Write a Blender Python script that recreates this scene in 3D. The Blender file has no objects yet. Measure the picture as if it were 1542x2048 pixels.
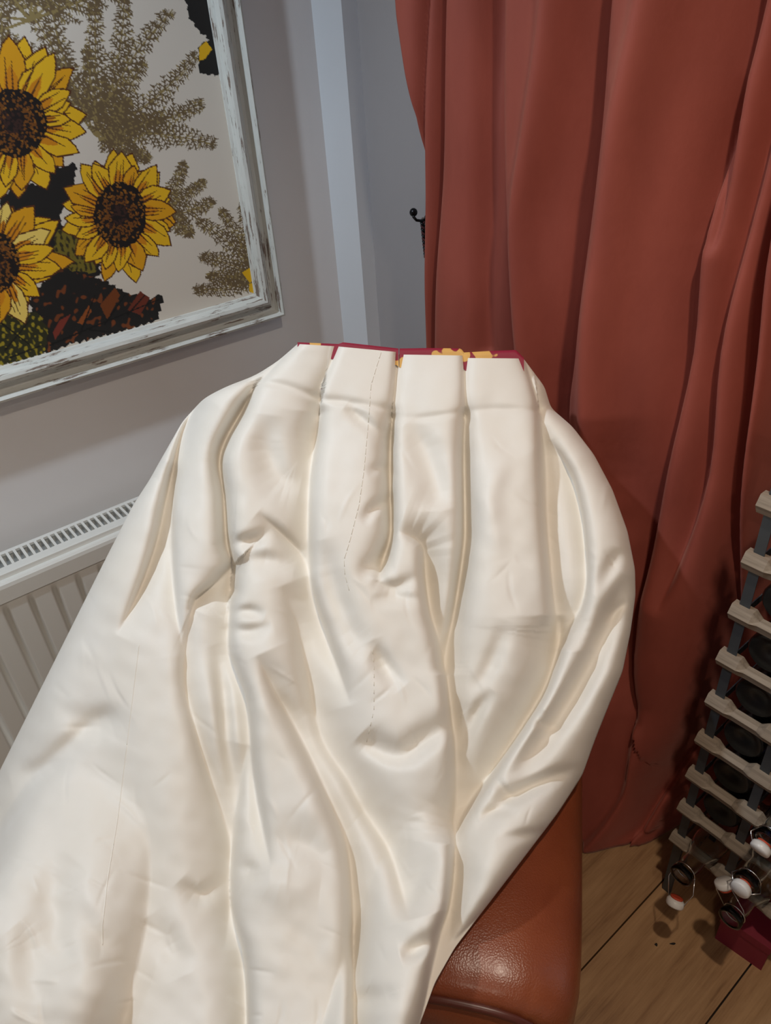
import bpy, bmesh, math, random
import numpy as np
from mathutils import Vector, Matrix

random.seed(7)
rng = np.random.default_rng(11)
C = bpy.context.scene.collection
SC = bpy.context.scene

# ------------------------------------------------------------------ camera
F = 1473.04                      # focal length in pixels of the 1542x2048 frame
EX = np.array([0.6315111, 0.39852289, -0.66511145])   # world x axis seen in camera axes (right, down, forward)
EY = np.array([0.7729169, -0.39169536, 0.49917353])
DN = np.array([0.06158899, 0.8293095, 0.55538504])
CAM = np.array([0.0, 0.0, 1.6])
cam_d = bpy.data.cameras.new('camera')
cam = bpy.data.objects.new('camera', cam_d); C.objects.link(cam)
def axis(i): return Vector((EX[i], EY[i], -DN[i])).normalized()
rx = axis(0); bz = -axis(2); uy = bz.cross(rx).normalized(); rx = uy.cross(bz).normalized()
M = Matrix((rx, uy, bz)).transposed().to_4x4(); M.translation = Vector(CAM)
cam.matrix_world = M
cam_d.sensor_fit = 'VERTICAL'; cam_d.sensor_height = 36.0; cam_d.lens = F / 2048 * 36.0
cam_d.clip_start = 0.02
SC.camera = cam

# ------------------------------------------------------------------ world, lights, exposure
SC.view_settings.view_transform = 'Standard'
SC.view_settings.look = 'None'
SC.view_settings.gamma = 1.0
SC.view_settings.use_curve_mapping = False
SC.view_settings.exposure = 0.14
w = bpy.data.worlds.new('world'); SC.world = w; w.use_nodes = True
w.node_tree.nodes['Background'].inputs[0].default_value = (0.75, 0.87, 1.0, 1)
w.node_tree.nodes['Background'].inputs[1].default_value = 1.2
def spot(name, loc, aim, power, col, size=60, blend=0.5, rad=0.03):
    l = bpy.data.lights.new(name, 'SPOT'); l.energy = power; l.color = col
    l.spot_size = math.radians(size); l.spot_blend = blend; l.shadow_soft_size = rad
    o = bpy.data.objects.new(name, l); C.objects.link(o); o.location = loc
    o.rotation_euler = (Vector(aim) - Vector(loc)).to_track_quat('-Z', 'Y').to_euler()
    return o
WARM = (1.0, 0.86, 0.70); COOL = (0.74, 0.87, 1.0)
DOWNLIGHTS_AND_FILL = [((-0.02, 0.42, 2.44), 42, WARM, 135, 0.9), ((-1.20, -0.14, 2.44), 52, COOL, 160, 0.7), ((0.9, -0.9, 2.44), 16, WARM, 165, 0.6), ((-0.2, -2.1, 2.44), 16, COOL, 150, 0.8)]  # last two are unseen fill lamps, added to brighten walls and room
for i, (p, e, c, s, b) in enumerate(DOWNLIGHTS_AND_FILL):
    spot('downlight_and_fill_beam', p, (p[0], p[1], 0), e, c, s, b, 0.032)

# ------------------------------------------------------------------ helpers
def rays(px, py):
    px = np.asarray(px, float); py = np.asarray(py, float)
    c = np.stack([(px - 771) / F, (py - 1024) / F, np.ones_like(px)], -1)
    return np.stack([c @ EX, c @ EY, -(c @ DN)], -1)
def at_depth(px, py, d): return CAM + rays(px, py) * np.asarray(d)[..., None]
def on_x(px, py, x):
    v = rays(px, py); return CAM + v * (x / v[..., 0])[..., None]
def on_y(px, py, y):
    v = rays(px, py); return CAM + v * (y / v[..., 1])[..., None]
def on_z(px, py, z):
    v = rays(px, py); return CAM + v * ((z - 1.6) / v[..., 2])[..., None]
def lin(r, g, b):
    f = lambda c: ((c / 255 + 0.055) / 1.055) ** 2.4 if c > 10 else c / 255 / 12.92
    return (f(r), f(g), f(b), 1)

def new_mat(name, col, rough=0.6, metal=0.0, **kw):
    m = bpy.data.materials.new(name); m.use_nodes = True
    b = m.node_tree.nodes['Principled BSDF']
    b.inputs['Base Color'].default_value = col
    b.inputs['Roughness'].default_value = rough
    b.inputs['Metallic'].default_value = metal
    for k, v in kw.items(): b.inputs[k.replace('_', ' ')].default_value = v
    return m
def nd(m, t, **kw):
    n = m.node_tree.nodes.new(t)
    for k, v in kw.items(): setattr(n, k, v)
    return n
def lk(m, a, b): m.node_tree.links.new(a, b)
def bsdf(m): return m.node_tree.nodes['Principled BSDF']
def coords(m, scale=(1, 1, 1), kind='Object'):
    t = nd(m, 'ShaderNodeTexCoord'); mp = nd(m, 'ShaderNodeMapping'); mp.inputs['Scale'].default_value = scale
    lk(m, t.outputs[kind], mp.inputs[0]); return mp.outputs[0]
def noise(m, vec, scale, detail=4, rough=0.55):
    n = nd(m, 'ShaderNodeTexNoise'); n.inputs['Scale'].default_value = scale
    n.inputs['Detail'].default_value = detail; n.inputs['Roughness'].default_value = rough
    lk(m, vec, n.inputs['Vector']); return n.outputs['Fac']
def ramp(m, fac, stops):
    r = nd(m, 'ShaderNodeValToRGB'); e = r.color_ramp.elements
    while len(e) < len(stops): e.new(0.5)
    for el, (p, c) in zip(e, stops): el.position = p; el.color = c
    lk(m, fac, r.inputs[0]); return r.outputs[0]
def bump(m, h, strength=0.3, dist=0.002):
    b = nd(m, 'ShaderNodeBump'); b.inputs['Strength'].default_value = strength; b.inputs['Distance'].default_value = dist
    lk(m, h, b.inputs['Height']); lk(m, b.outputs[0], bsdf(m).inputs['Normal'])

def tag(o, label=None, cat=None, group=None, kind=None):
    for k, v in (('label', label), ('category', cat), ('group', group), ('kind', kind)):
        if v: o[k] = v
    return o
def empty(name, loc=(0, 0, 0), rz=0):
    o = bpy.data.objects.new(name, None); C.objects.link(o); o.location = loc; o.rotation_euler = (0, 0, rz)
    o.empty_display_size = 0.05; return o
def mesh_obj(name, me, mat, parent=None, smooth=False):
    if mat and not me.materials: me.materials.append(mat)
    if smooth: me.polygons.foreach_set('use_smooth', [True] * len(me.polygons))
    o = bpy.data.objects.new(name, me); C.objects.link(o)
    if parent: o.parent = parent
    return o
def from_bm(name, bm, mat, parent=None, smooth=False, bevel=0, seg=2, recalc=True):
    if bevel:
        bmesh.ops.bevel(bm, geom=[e for e in bm.edges if len(e.link_faces) == 2 and e.calc_face_angle(0) > 0.6], offset=bevel, segments=seg, affect='EDGES', profile=0.6)
    if recalc: bmesh.ops.recalc_face_normals(bm, faces=bm.faces)
    me = bpy.data.meshes.new(name); bm.to_mesh(me); bm.free()
    return mesh_obj(name, me, mat, parent, smooth)
def add_box(bm, lo, hi):
    v = [bm.verts.new((x, y, z)) for z in (lo[2], hi[2]) for y in (lo[1], hi[1]) for x in (lo[0], hi[0])]
    for f in ((0, 2, 3, 1), (4, 5, 7, 6), (0, 1, 5, 4), (2, 6, 7, 3), (0, 4, 6, 2), (1, 3, 7, 5)): bm.faces.new([v[i] for i in f])
def box(name, lo, hi, mat, parent=None, bevel=0):
    bm = bmesh.new(); add_box(bm, lo, hi); return from_bm(name, bm, mat, parent, bevel=bevel)
def add_tube(bm, pts, r, n=8, closed=False):
    pts = [Vector(p) for p in pts]; k = len(pts); rings = []
    up = None
    for i, p in enumerate(pts):
        a = pts[(i - 1) % k] if (closed or i > 0) else p
        b = pts[(i + 1) % k] if (closed or i < k - 1) else p
        t = (b - a).normalized()
        if up is None: up = t.orthogonal().normalized()
        u = (up - t * up.dot(t)).normalized(); up = u; s = t.cross(u)
        rr = r[i] if isinstance(r, (list, tuple)) else r
        rings.append([bm.verts.new(p + (u * math.cos(2 * math.pi * j / n) + s * math.sin(2 * math.pi * j / n)) * rr) for j in range(n)])
    for i in range(k if closed else k - 1):
        A, B = rings[i], rings[(i + 1) % k]
        for j in range(n): bm.faces.new((A[j], A[(j + 1) % n], B[(j + 1) % n], B[j]))
    if not closed: bm.faces.new(rings[0][::-1]); bm.faces.new(rings[-1])
def add_lathe(bm, prof, n=24, mat=Matrix.Identity(4)):
    rings = []
    for r, z in prof: rings.append([bm.verts.new(mat @ Vector((r * math.cos(2 * math.pi * j / n), r * math.sin(2 * math.pi * j / n), z))) for j in range(n)])
    for A, B in zip(rings, rings[1:]):
        for j in range(n): bm.faces.new((A[j], A[(j + 1) % n], B[(j + 1) % n], B[j]))
    bm.faces.new(rings[0][::-1]); bm.faces.new(rings[-1])
def grid_mesh(name, P, wrap=False):
    n, m = P.shape[:2]; me = bpy.data.meshes.new(name)
    idx = np.arange(n * m).reshape(n, m)
    q = np.stack([idx[:-1, :-1], idx[1:, :-1], idx[1:, 1:], idx[:-1, 1:]], -1).reshape(-1, 4)
    me.vertices.add(n * m); me.vertices.foreach_set('co', P.reshape(-1).astype(np.float32))
    k = len(q); me.loops.add(k * 4); me.loops.foreach_set('vertex_index', q.reshape(-1).astype(np.int32))
    me.polygons.add(k); me.polygons.foreach_set('loop_start', np.arange(0, k * 4, 4, dtype=np.int32))
    me.update(calc_edges=True); return me
def pl(pts, y):
    p = np.array(pts, float); return np.interp(y, p[:, 1], p[:, 0])

def crease_field(X, Y, feats):
    """sum of crease / ridge profiles; feat = (points (x,y[,mult]), depth, width_left, width_right, kind)"""
    H = np.zeros(X.shape)
    for pts, A, wl, wr, kind in feats:
        pts = [(p[0], p[1], p[2] if len(p) > 2 else 1.0) for p in pts]
        # smooth the polyline (Catmull-Rom) so that the fold runs in a curve
        q = []
        for i in range(len(pts) - 1):
            p0 = np.array(pts[max(i - 1, 0)]); p1 = np.array(pts[i]); p2 = np.array(pts[i + 1]); p3 = np.array(pts[min(i + 2, len(pts) - 1)])
            for t in np.linspace(0, 1, 4, endpoint=False):
                q.append(0.5 * ((2 * p1) + (-p0 + p2) * t + (2 * p0 - 5 * p1 + 4 * p2 - p3) * t * t + (-p0 + 3 * p1 - 3 * p2 + p3) * t ** 3))
        q.append(np.array(pts[-1])); q = np.array(q)
        R = 9.0 * max(wl, wr)
        sel = (X > q[:, 0].min() - R) & (X < q[:, 0].max() + R) & (Y > q[:, 1].min() - R) & (Y < q[:, 1].max() + R)
        x = X[sel]; y = Y[sel]
        if x.size == 0: continue
        best = np.full(x.shape, 1e9); sgn = np.zeros(x.shape); mul = np.zeros(x.shape)
        for a, b in zip(q, q[1:]):
            d = b[:2] - a[:2]; L2 = d @ d + 1e-12
            t = np.clip(((x - a[0]) * d[0] + (y - a[1]) * d[1]) / L2, 0, 1)
            ex = x - a[0] - t * d[0]; ey = y - a[1] - t * d[1]
            dist = np.hypot(ex, ey); s = d[0] * ey - d[1] * ex
            up = dist < best
            best = np.where(up, dist, best); sgn = np.where(up, s, sgn); mul = np.where(up, a[2] + t * (b[2] - a[2]), mul)
        wd = np.where(sgn > 0, wl, wr)
        if kind == 'g': prof = np.exp(-(best / wd) ** 2)
        else: prof = np.exp(-(np.sqrt(best ** 2 + (0.25 * wd) ** 2) - 0.25 * wd) / wd)
        H[sel] += A * mul * prof
    return H
def smooth_noise(X, Y, scale, seed):
    r = np.random.default_rng(seed); H = np.zeros(X.shape)
    for k in range(14):
        a = r.uniform(0, 2 * math.pi); f = r.uniform(0.5, 1.6) / scale
        H += np.sin(2 * math.pi * f * (X * math.cos(a) + Y * math.sin(a)) + r.uniform(0, 6.28))
    return H / 14 ** 0.5

# ------------------------------------------------------------------ materials
def wall_material(name, col):
    m = new_mat(name, col, 0.7); v = coords(m)
    n = noise(m, v, 3.0, 3); c = ramp(m, n, [(0.3, tuple(x * 0.95 for x in col[:3]) + (1,)), (0.7, col)])
    lk(m, c, bsdf(m).inputs['Base Color']); bump(m, noise(m, v, 90, 3), 0.08, 0.002); return m
M_wall = wall_material('wall_paint', (0.84, 0.83, 0.83, 1))
M_wall_shade = wall_material('wall_paint_with_shade', (0.40, 0.375, 0.375, 1))  # dim shade on the curtain wall put into its colour
M_trim = wall_material('trim_paint', (0.72, 0.755, 0.79, 1))
M_ceil = wall_material('ceiling_paint', (0.7, 0.7, 0.7, 1))
def oak():
    m = new_mat('oak_planks', (0.3, 0.16, 0.07, 1), 0.42)
    v = coords(m, (9, 1.0, 9)); n = noise(m, v, 4, 6, 0.65)
    v2 = coords(m, (60, 1.5, 60)); n2 = noise(m, v2, 5, 3)
    mx = nd(m, 'ShaderNodeMath', operation='MULTIPLY_ADD'); mx.inputs[1].default_value = 0.35; lk(m, n2, mx.inputs[0]); lk(m, n, mx.inputs[2])
    oi = nd(m, 'ShaderNodeObjectInfo')
    c = ramp(m, mx.outputs[0], [(0.4, (0.20, 0.098, 0.042, 1)), (0.62, (0.36, 0.20, 0.092, 1)), (0.85, (0.46, 0.27, 0.13, 1))])
    hs = nd(m, 'ShaderNodeHueSaturation'); lk(m, c, hs.inputs['Color'])
    mr = nd(m, 'ShaderNodeMapRange'); mr.inputs[3].default_value = 0.8; mr.inputs[4].default_value = 1.12
    lk(m, oi.outputs['Random'], mr.inputs[0]); lk(m, mr.outputs[0], hs.inputs['Value'])
    lk(m, hs.outputs[0], bsdf(m).inputs['Base Color']); bump(m, n2, 0.15, 0.001); return m
M_oak = oak()
M_gap = new_mat('floor_gap', (0.02, 0.014, 0.01, 1), 0.9)
def satin():
    m = new_mat('ivory_satin', (0.80, 0.735, 0.62, 1), 0.52, Sheen_Weight=0.1, Sheen_Roughness=0.4)
    bsdf(m).inputs['Specular IOR Level'].default_value = 0.35
    v = coords(m); n = noise(m, v, 6, 4)
    c = ramp(m, n, [(0.35, (0.80, 0.75, 0.67, 1)), (0.65, (0.84, 0.80, 0.735, 1))])
    lk(m, c, bsdf(m).inputs['Base Color'])
    n1 = noise(m, v, 9, 6, 0.45); n2 = noise(m, v, 700, 2)
    a = nd(m, 'ShaderNodeMath', operation='MULTIPLY_ADD'); a.inputs[1].default_value = 0.04; lk(m, n2, a.inputs[0]); lk(m, n1, a.inputs[2])
    n3 = noise(m, coords(m, (140, 140, 18)), 1.0, 3); a2 = nd(m, 'ShaderNodeMath', operation='MULTIPLY_ADD'); a2.inputs[1].default_value = 0.05; lk(m, n3, a2.inputs[0]); lk(m, a.outputs[0], a2.inputs[2])
    bump(m, a2.outputs[0], 0.25, 0.004); return m
M_satin = satin()
M_thread = new_mat('ivory_thread', (0.70, 0.65, 0.56, 1), 0.7)
M_redthread = new_mat('red_thread', (0.35, 0.02, 0.05, 1), 0.7)
def lining():
    m = new_mat('red_gold_lining', (0.3, 0.01, 0.03, 1), 0.6); v = coords(m, (1, 1, 0.6))
    n = noise(m, v, 27, 1.5); c = ramp(m, n, [(0.0, (0.27, 0.006, 0.03, 1)), (0.565, (0.27, 0.006, 0.03, 1)), (0.575, (0.72, 0.40, 0.10, 1)), (1, (0.78, 0.45, 0.13, 1))])
    lk(m, c, bsdf(m).inputs['Base Color']); return m
M_lining = lining()
def velvet():
    m = new_mat('terracotta_velvet', (0.30, 0.075, 0.045, 1), 0.75, Sheen_Weight=0.35, Sheen_Roughness=0.4)
    bsdf(m).inputs['Sheen Tint'].default_value = (1.0, 0.55, 0.45, 1)
    v = coords(m, (1, 1, 0.35)); n = noise(m, v, 9, 5)
    c = ramp(m, n, [(0.3, (0.245, 0.046, 0.028, 1)), (0.7, (0.325, 0.068, 0.043, 1))])
    lk(m, c, bsdf(m).inputs['Base Color']); bump(m, noise(m, coords(m), 60, 4), 0.12, 0.003); return m
M_velvet = velvet()
def leather():
    m = new_mat('tan_leather', (0.24, 0.055, 0.018, 1), 0.33, Coat_Weight=0.25, Coat_Roughness=0.25)
    v = coords(m); n = noise(m, v, 7, 4)
    c = ramp(m, n, [(0.3, (0.19, 0.040, 0.014, 1)), (0.7, (0.27, 0.066, 0.022, 1))]); lk(m, c, bsdf(m).inputs['Base Color'])
    vo = nd(m, 'ShaderNodeTexVoronoi'); vo.inputs['Scale'].default_value = 420; lk(m, v, vo.inputs['Vector'])
    bump(m, vo.outputs['Distance'], 0.25, 0.0012); return m
M_leather = leather()
M_piping = new_mat('dark_leather_piping', (0.09, 0.02, 0.012, 1), 0.35)
M_leg = new_mat('dark_wood_leg', (0.05, 0.025, 0.012, 1), 0.4)
M_enamel = new_mat('white_enamel', (0.74, 0.74, 0.70, 1), 0.22)
M_dust = new_mat('radiator_inside', (0.42, 0.42, 0.42, 1), 0.7)
def distressed(axis_scale):
    m = new_mat('distressed_white_paint', (0.7, 0.7, 0.66, 1), 0.6)
    v = coords(m, axis_scale); n = noise(m, v, 1.0, 6, 0.7)
    v2 = coords(m, (4, 4, 4)); n2 = noise(m, v2, 1.0, 3)
    a = nd(m, 'ShaderNodeMath', operation='MULTIPLY_ADD'); a.inputs[1].default_value = 0.35; lk(m, n2, a.inputs[0]); lk(m, n, a.inputs[2])
    c = ramp(m, a.outputs[0], [(0.0, (0.16, 0.12, 0.095, 1)), (0.575, (0.22, 0.17, 0.14, 1)), (0.605, (0.60, 0.61, 0.57, 1)), (1.0, (0.74, 0.75, 0.71, 1))])
    lk(m, c, bsdf(m).inputs['Base Color']); bump(m, a.outputs[0], 0.4, 0.002); return m
M_frame_h = distressed((120, 14, 120)); M_frame_v = distressed((120, 120, 14))
M_pine = None
def pine():
    m = new_mat('dusty_pine', (0.4, 0.3, 0.2, 1), 0.75); v = coords(m, (6, 90, 90)); n = noise(m, v, 1.5, 5)
    c = ramp(m, n, [(0.3, (0.16, 0.12, 0.085, 1)), (0.7, (0.33, 0.265, 0.20, 1))]); lk(m, c, bsdf(m).inputs['Base Color']); return m
M_pine = pine()
def endgrain():
    m = new_mat('pine_end_grain', (0.2, 0.13, 0.08, 1), 0.8); v = coords(m)
    wv = nd(m, 'ShaderNodeTexWave'); wv.inputs['Scale'].default_value = 110; wv.inputs['Distortion'].default_value = 1.5; wv.bands_direction = 'Z'
    lk(m, v, wv.inputs['Vector']); c = ramp(m, wv.outputs['Fac'], [(0.2, (0.06, 0.04, 0.025, 1)), (0.8, (0.26, 0.17, 0.10, 1))]); lk(m, c, bsdf(m).inputs['Base Color']); return m
M_end = endgrain()
M_galv = new_mat('galvanised_steel', (0.085, 0.095, 0.105, 1), 0.5, 0.6)
M_glass = new_mat('clear_glass', (0.92, 0.95, 0.94, 1), 0.03, Transmission_Weight=1.0, IOR=1.45)
M_wire = new_mat('steel_wire', (0.6, 0.6, 0.6, 1), 0.25, 1.0)
M_cap = new_mat('white_ceramic', (0.72, 0.69, 0.65, 1), 0.35)
M_rubber = new_mat('orange_red_seal', (0.5, 0.06, 0.02, 1), 0.6)
M_blue = new_mat('blue_label', (0.02, 0.05, 0.42, 1), 0.35)
M_box = new_mat('crimson_card', (0.20, 0.012, 0.028, 1), 0.6)
M_hook = new_mat('black_metal', (0.02, 0.02, 0.022, 1), 0.25, 0.8)
M_cord = new_mat('dark_red_cord', (0.06, 0.012, 0.012, 1), 0.8)
M_crumb = new_mat('dark_crumb', (0.015, 0.012, 0.01, 1), 0.9)
M_lampring = new_mat('lamp_ring', (0.7, 0.7, 0.7, 1), 0.3)

# ------------------------------------------------------------------ room shell
XW, YW = -1.66, 1.227; XR, YB, ZC = 2.3, -3.0, 2.5
def struct(o): o['kind'] = 'structure'; return o
struct(box('wall_left', (XW - 0.12, YB, 0), (XW, YW + 0.12, ZC), M_wall))
struct(box('wall_right', (XR, YB, 0), (XR + 0.12, YW + 0.12, ZC), M_wall))
struct(box('wall_front', (XW - 0.12, YB - 0.12, 0), (XR + 0.12, YB, ZC), M_wall))
WX0, WX1, WZ0, WZ1 = -1.0, 0.7, 0.5, 2.15
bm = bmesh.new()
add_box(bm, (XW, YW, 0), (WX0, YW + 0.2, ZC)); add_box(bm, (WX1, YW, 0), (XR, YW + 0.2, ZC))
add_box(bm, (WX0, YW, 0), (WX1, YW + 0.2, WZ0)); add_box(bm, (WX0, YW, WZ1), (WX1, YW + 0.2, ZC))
struct(from_bm('wall_back', bm, M_wall_shade))
win = struct(empty('window_1', (WX0, YW + 0.12, WZ0)))
bm = bmesh.new(); W_, H_ = WX1 - WX0, WZ1 - WZ0
for lo, hi in (((0, 0, 0), (0.06, 0.05, H_)), ((W_ - 0.06, 0, 0), (W_, 0.05, H_)), ((0.06, 0, 0), (W_ - 0.06, 0.05, 0.06)), ((0.06, 0, H_ - 0.06), (W_ - 0.06, 0.05, H_)), ((W_ / 2 - 0.03, 0, 0.06), (W_ / 2 + 0.03, 0.05, H_ - 0.06))): add_box(bm, lo, hi)
from_bm('window_frame', bm, M_enamel, win)
mg = bpy.data.materials.new('window_glass'); mg.use_nodes = True; nt = mg.node_tree; nt.nodes.clear()
o_ = nt.nodes.new('ShaderNodeOutputMaterial'); mx_ = nt.nodes.new('ShaderNodeMixShader'); mx_.inputs[0].default_value = 0.08
t_ = nt.nodes.new('ShaderNodeBsdfTransparent'); g_ = nt.nodes.new('ShaderNodeBsdfGlossy'); g_.inputs['Roughness'].default_value = 0.02
nt.links.new(t_.outputs[0], mx_.inputs[1]); nt.links.new(g_.outputs[0], mx_.inputs[2]); nt.links.new(mx_.outputs[0], o_.inputs[0])
for a, b in ((0.06, W_ / 2 - 0.03), (W_ / 2 + 0.03, W_ - 0.06)): box('pane', (a, 0.02, 0.06), (b, 0.026, H_ - 0.06), mg, win)
struct(box('ceiling', (XW - 0.12, YB - 0.12, ZC), (XR + 0.12, YW + 0.2, ZC + 0.1), M_ceil))
fl = struct(box('floor', (XW - 0.12, YB - 0.12, -0.08), (XR + 0.12, YW + 0.2, -0.016), M_gap))
PW = 0.2105; x0 = -0.367 - 7 * PW; k = 0
while x0 + k * PW < XR:
    a = max(x0 + k * PW, XW); b = min(x0 + (k + 1) * PW, XR)
    if b - a > 0.01: box('plank', (a + 0.0016, YB, -0.016), (b - 0.0016, YW, 0.0), M_oak, fl, bevel=0.0012)
    k += 1
# flat boxed strip of cooler white in the corner
bm = bmesh.new(); tri = [(XW - 0.001, 1.143), (XW + 0.060, 1.183), (XW + 0.060, YW + 0.001), (XW - 0.001, YW + 0.001)]
ta = [bm.verts.new((x, y, 0)) for x, y in tri]; tb = [bm.verts.new((x, y, ZC)) for x, y in tri]
for i in range(4): bm.faces.new((ta[i], ta[(i + 1) % 4], tb[(i + 1) % 4], tb[i]))
bm.faces.new(ta[::-1]); bm.faces.new(tb); struct(from_bm('trim_1', bm, M_trim))

# recessed downlights in the ceiling, the last two added for fill light
for i, (p, e, c, s, b) in enumerate(DOWNLIGHTS_AND_FILL):
    t = empty('downlight', (p[0], p[1], ZC)); tag(t, 'round recessed ceiling downlight, ' + ('nearest the armchair', 'towards the picture wall', 'added as fill to the right of the armchair', 'added as fill farthest from the curtain')[i], 'downlight', 'ceiling downlights')
    bm = bmesh.new(); add_tube(bm, [(0.05 * math.cos(a * math.pi / 12), 0.05 * math.sin(a * math.pi / 12), -0.004) for a in range(24)], 0.008, 8, True)
    from_bm('ring', bm, M_lampring, t, True)

# ------------------------------------------------------------------ picture with sunflower print
FX = XW + 0.055                                  # front of the frame
br = on_x(574, 633, FX); FY1, FZ0 = br[1], br[2]   # lower right outer corner
ib = on_x(510, 584, XW + 0.035)
FWD = max(FY1 - ib[1], 0.07)
FY0, FZ1 = -0.25, FZ0 + 0.98
pic = empty('framed_picture', (XW, (FY0 + FY1) / 2, FZ0)); tag(pic, 'large framed sunflower fabric print in distressed white frame on the wall', 'picture')
PO = np.array([XW, (FY0 + FY1) / 2, FZ0])
# moulding profile: (distance from outer edge, height off wall)
prof = [(0, 0.002), (0, 0.046), (0.004, 0.053), (0.011, 0.055), (0.017, 0.05), (0.021, 0.042), (0.028, 0.034), (0.038, 0.032), (0.047, 0.037), (0.052, 0.046), (0.06, 0.054), (0.07, 0.057), (0.08, 0.054), (0.087, 0.045), (0.09, 0.036), (0.097, 0.033), (0.1, 0.026), (0.1, 0.002)]
prof = [(a * FWD / 0.1, b) for a, b in prof]
def rail(side):
    bm = bmesh.new(); rows = []
    for d, h in prof:
        if side == 'b': e = [(FY0 + d, FZ0 + d), (FY1 - d, FZ0 + d)]
        if side == 't': e = [(FY0 + d, FZ1 - d), (FY1 - d, FZ1 - d)]
        if side == 'l': e = [(FY0 + d, FZ0 + d), (FY0 + d, FZ1 - d)]
        if side == 'r': e = [(FY1 - d, FZ0 + d), (FY1 - d, FZ1 - d)]
        g = 0.0006
        rows.append([bm.verts.new((h, y - PO[1], z - PO[2])) for y, z in e])
    for A, B in zip(rows, rows[1:] + rows[:1]): bm.faces.new((A[0], A[1], B[1], B[0]))
    bm.faces.new([r[0] for r in rows]); bm.faces.new([r[1] for r in rows][::-1])
    return from_bm('frame_rail', bm, M_frame_h if side in 'bt' else M_frame_v, pic)
for s in 'btlr': rail(s)

# --- printed canvas: colours computed on a fine grid, shapes drawn in canvas coordinates
CX = XW + 0.030
cy0, cy1, cz0, cz1 = FY0 + FWD - 0.004, FY1 - FWD + 0.004, FZ0 + FWD - 0.004, FZ1 - FWD + 0.004
RES = 0.00165
ny = int((cy1 - cy0) / RES) + 1; nz = int((cz1 - cz0) / RES) + 1
GY, GZ = np.meshgrid(np.linspace(cy0, cy1, ny), np.linspace(cz0, cz1, nz))
IMG = np.empty((nz, ny, 3)); IMG[:] = lin(226, 219, 206)[:3]
def cv(p):
    p = np.array(p, float); q = on_x(p[:, 0], p[:, 1], CX); return np.stack([q[:, 1], q[:, 2]], 1)
def window_of(y0, y1, z0, z1):
    i0 = max(int((z0 - cz0) / RES) - 1, 0); i1 = min(int((z1 - cz0) / RES) + 2, nz); j0 = max(int((y0 - cy0) / RES) - 1, 0); j1 = min(int((y1 - cy0) / RES) + 2, ny)
    return i0, i1, j0, j1
def fill(px, col, tex=None, jag=0):
    q = cv(px); i0, i1, j0, j1 = window_of(q[:, 0].min(), q[:, 0].max(), q[:, 1].min(), q[:, 1].max())
    if i1 <= i0 or j1 <= j0: return
    y = GY[i0:i1, j0:j1]; z = GZ[i0:i1, j0:j1]; ins = np.zeros(y.shape, bool)
    for a, b in zip(q, np.roll(q, -1, 0)):
        if a[1] == b[1]: continue
        c = ((a[1] > z) != (b[1] > z)) & (y < (b[0] - a[0]) * (z - a[1]) / (b[1] - a[1]) + a[0]); ins ^= c
    colr = np.empty(y.shape + (3,)); colr[:] = col[:3]
    if tex is not None:
        m2 = tex(y, z); colr = colr * (1 - m2[0][..., None]) + np.array(m2[1][:3]) * m2[0][..., None]
    IMG[i0:i1, j0:j1][ins] = colr[ins]
def stroke(px, col, w0, w1=None):
    q = cv(px); w1 = w0 if w1 is None else w1; n = len(q) - 1
    for k, (a, b) in enumerate(zip(q, q[1:])):
        w = max(w0, w1); i0, i1, j0, j1 = window_of(min(a[0], b[0]) - w, max(a[0], b[0]) + w, min(a[1], b[1]) - w, max(a[1], b[1]) + w)
        if i1 <= i0 or j1 <= j0: continue
        y = GY[i0:i1, j0:j1]; z = GZ[i0:i1, j0:j1]; d = b - a; L2 = d @ d + 1e-12
        t = np.clip(((y - a[0]) * d[0] + (z - a[1]) * d[1]) / L2, 0, 1)
        dist = np.hypot(y - a[0] - t * d[0], z - a[1] - t * d[1])
        IMG[i0:i1, j0:j1][dist < (w0 + (w1 - w0) * (k + t) / n) / 2] = col[:3]
def speck(scale, thr, col, seed):
    def f(y, z):
        n = smooth_noise(y, z * 0.8, scale, seed); return np.clip((n - thr) * 3, 0, 1), col
    return f
FERN = lin(112, 94, 66); FERN2 = lin(150, 132, 84); DARK = lin(30, 28, 26); YEL = lin(236, 186, 22); ORA = lin(214, 138, 14); BRN = lin(88, 46, 16)
R_ = random.Random(3)
def fern(base, tip, width, n=13, curve=0.0):
    width *= 1.12
    b = np.array(base, float); t = np.array(tip, float); d = t - b; L = np.hypot(*d); u = d / L; s = np.array([-u[1], u[0]])
    P = lambda k: b + d * k + s * curve * L * math.sin(k * math.pi)
    stroke([P(k / 8) for k in range(9)], FERN2, 0.0045, 0.002)
    for i in range(n):
        k = 0.10 + 0.90 * i / n; p = P(k); wl = width * (1.0 - 0.75 * k ** 1.6) * min(1, 0.5 + 2.5 * k)
        for sg in (-1, 1):
            l = wl * R_.uniform(0.75, 1.2); dr = (u * R_.uniform(0.55, 0.9) + s * sg); dr /= np.hypot(*dr)
            e = p + dr * l
            stroke([p, (p + e) / 2 + u * 2, e], FERN, 0.0035, 0.002)
            m_ = max(3, int(l / 7))
            for j in range(m_):
                kk = (j + 0.6) / m_; c = p + dr * l * kk; nn = np.array([-dr[1], dr[0]])
                for s2 in (-1, 1):
                    ll = (8.5 - 4 * kk) * R_.uniform(0.6, 1.4)
                    stroke([c, c + nn * s2 * ll + dr * ll * 0.75], FERN if R_.random() < 0.82 else FERN2, 0.0033, 0.0016)
def fill_poly(px, col, tex=None): fill(px, col, tex)
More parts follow.
